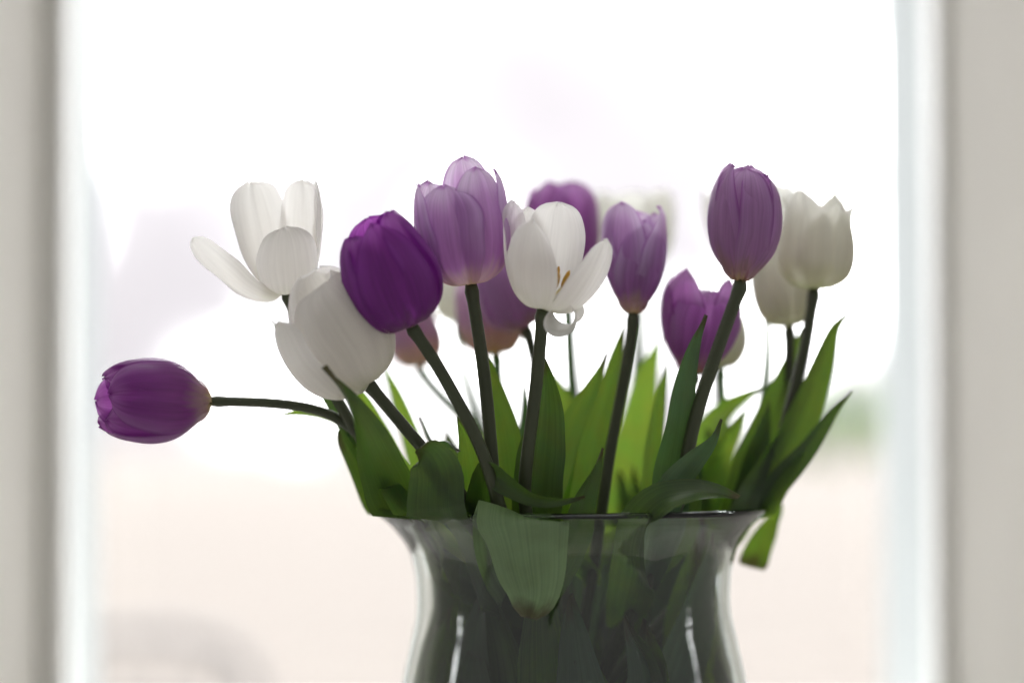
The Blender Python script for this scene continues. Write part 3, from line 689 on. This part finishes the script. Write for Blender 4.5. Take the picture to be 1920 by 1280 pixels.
leaf('T8', [(1350, 784, 1.245), (1330, 825, 1.248), (1296, 865, 1.25), (1262, 910, 1.252), (1235, 975, 1.256)], 72, (10, 20, 50), .25, .05, 'leaf_blue_shaded')
leaf('T10', [(1502, 612, 1.38), (1480, 690, 1.375), (1446, 780, 1.365), (1415, 860, 1.355), (1385, 960, 1.345)], 74, (0, 10), .22, .05, 'leaf')
leaf('T9', [(1600, 574, 1.33), (1562, 612, 1.33), (1538, 690, 1.33), (1508, 780, 1.328), (1465, 870, 1.325), (1415, 965, 1.325)], 66, (0, -10, 35), .28, .05, 'leaf')
leaf('T9', [(1596, 730, 1.315), (1562, 768, 1.318), (1518, 835, 1.322), (1470, 890, 1.325), (1410, 960, 1.325)], 50, (10, 15, 35), .28, .05, 'leaf_shaded')
leaf('T12', [(1434, 722, 1.40), (1400, 742, 1.40), (1362, 768, 1.40), (1328, 812, 1.39), (1300, 900, 1.38), (1290, 960, 1.37)], 66, (0, -25), .2, .05, 'leaf_backlit')
leaf('T12', [(1400, 760, 1.385), (1375, 810, 1.38), (1345, 870, 1.375), (1320, 960, 1.37)], 60, (0, 15), .2, .05, 'leaf_backlit')
leaf('T10', [(1470, 800, 1.33), (1440, 850, 1.325), (1410, 910, 1.32), (1380, 980, 1.315)], 52, (10, 30), .25, .05, 'leaf_shaded')
leaf('T1', [(690, 770, 1.30), (715, 840, 1.30), (750, 920, 1.30), (790, 990, 1.30)], 74, (0, 20), .25, .06, 'leaf_shaded')
leaf('T15', [(836, 805, 1.37), (850, 860, 1.365), (872, 960, 1.36)], 74, (0, 10), .2, .06, 'leaf_shaded')
leaf('T16', [(898, 800, 1.38), (925, 880, 1.375), (940, 970, 1.37)], 56, (0, -10), .2, .06, 'leaf')
leaf('T17', [(958, 770, 1.40), (966, 860, 1.39), (975, 970, 1.38)], 50, (0, 10), .2, .06, 'leaf')
leaf('T19', [(1326, 800, 1.39), (1338, 870, 1.385), (1345, 970, 1.38)], 66, (0, -12), .2, .06, 'leaf')
leaf('T11', [(1292, 790, 1.29), (1284, 880, 1.288), (1275, 980, 1.286)], 70, (0, 12), .2, .06, 'leaf_shaded')
leaf('T9', [(1444, 750, 1.35), (1420, 850, 1.345), (1390, 970, 1.34)], 58, (0, 12), .2, .06, 'leaf_shaded')
leaf('T3', [(862, 846, 1.25), (836, 828, 1.262), (812, 850, 1.272), (822, 900, 1.275), (850, 970, 1.275)], 58, (10, 30, 60), .2, .1, 'leaf_blue_shaded')
leaf('T2', [(664, 800, 1.245), (690, 850, 1.25), (722, 905, 1.258), (770, 975, 1.272)], 60, (10, 25, 40), .3, .08, 'leaf')
# leaves lying over and along the rim
leaf('T5', [(1096, 928, 1.232), (1050, 938, 1.232), (1000, 934, 1.234), (950, 906, 1.238), (915, 880, 1.245), (900, 930, 1.258), (905, 1000, 1.262)], 62, (0, 20, 45), .3, .06, 'leaf_shaded')
leaf('T6', [(1128, 838, 1.235), (1112, 885, 1.238), (1092, 940, 1.242), (1075, 1010, 1.256)], 62, (10, 15, 45), .35, .05, 'leaf_shaded')
leaf('T11', [(1384, 934, 1.262), (1340, 922, 1.245), (1290, 922, 1.236), (1235, 940, 1.236), (1200, 990, 1.245), (1190, 1070, 1.262)], 96, (0, -20, -55), .2, .07, 'leaf_shaded')
leaf('T5', [(992, 1158, 1.2275), (1000, 1110, 1.2285), (992, 1050, 1.229), (986, 1000, 1.2275), (982, 976, 1.2275), (980, 966, 1.236), (972, 985, 1.250), (960, 1040, 1.266)], 168, (0, 0), .06, .03, 'leaf_room_lit', prof=[(0, .35), (.2, .7), (.36, .9), (.5, 1), (.68, .96), (.82, .80), (.92, .60), (.975, .40), (1, .18)], outside=True, cup=.18)
leaf('T10', [(1409, 1064, 1.372), (1424, 1026, 1.376), (1446, 986, 1.38), (1459, 957, 1.378), (1450, 938, 1.37), (1410, 952, 1.355), (1370, 1010, 1.345)], 58, (70, 60, 40, 20, 20, 20), .25, .08, 'leaf', prof=[(0, .6), (.3, .8), (.5, .5), (.64, .30), (.74, .38), (.86, .86), (.95, 1.0), (.98, 1.0), (1, .86)], outside=True)

# lower leaves standing inside the vase; rear ones added taller to shade the front
random.seed(99)
keys = list(STEMS)
NI = 44
for n in range(NI):
    key = keys[n % len(keys)]; st = STEMS[key]
    a = 2 * math.pi * n / NI * 2 + random.uniform(-.15, .15); a2 = a + random.uniform(-.5, .5)
    root = TULIPS[key]; z0 = SILL_Z + random.uniform(.02, .05); z1 = RIM_Z + random.uniform(-.075, .004) + (random.uniform(.02, .06) if math.sin(a) > .1 else 0)
    pts = []
    for q in (0, .35, .7, 1):
        z = z0 + (z1 - z0) * q; rr = min(inner_r(min(z, RIM_Z - .01)) - .004, .05 + .06 * q) * random.uniform(.80, 1.0); aa = a + (a2 - a) * q
        pts.append(Vector((VX + rr * math.cos(aa), VY + rr * math.sin(aa), z)))
    pp = []
    for q in pts[::-1]:
        d = q - CAM; fwd = d.dot(FWD); pp.append((960 + F * d.x / fwd, 640 - F * d.dot(UP) / fwd, q.y))
    leaf(key, pp, random.uniform(95, 150), (random.uniform(-30, 30), random.uniform(-40, 40)), .2, .06, random.choice(['leaf', 'leaf_shaded', 'leaf_blue_shaded']), seed=n)
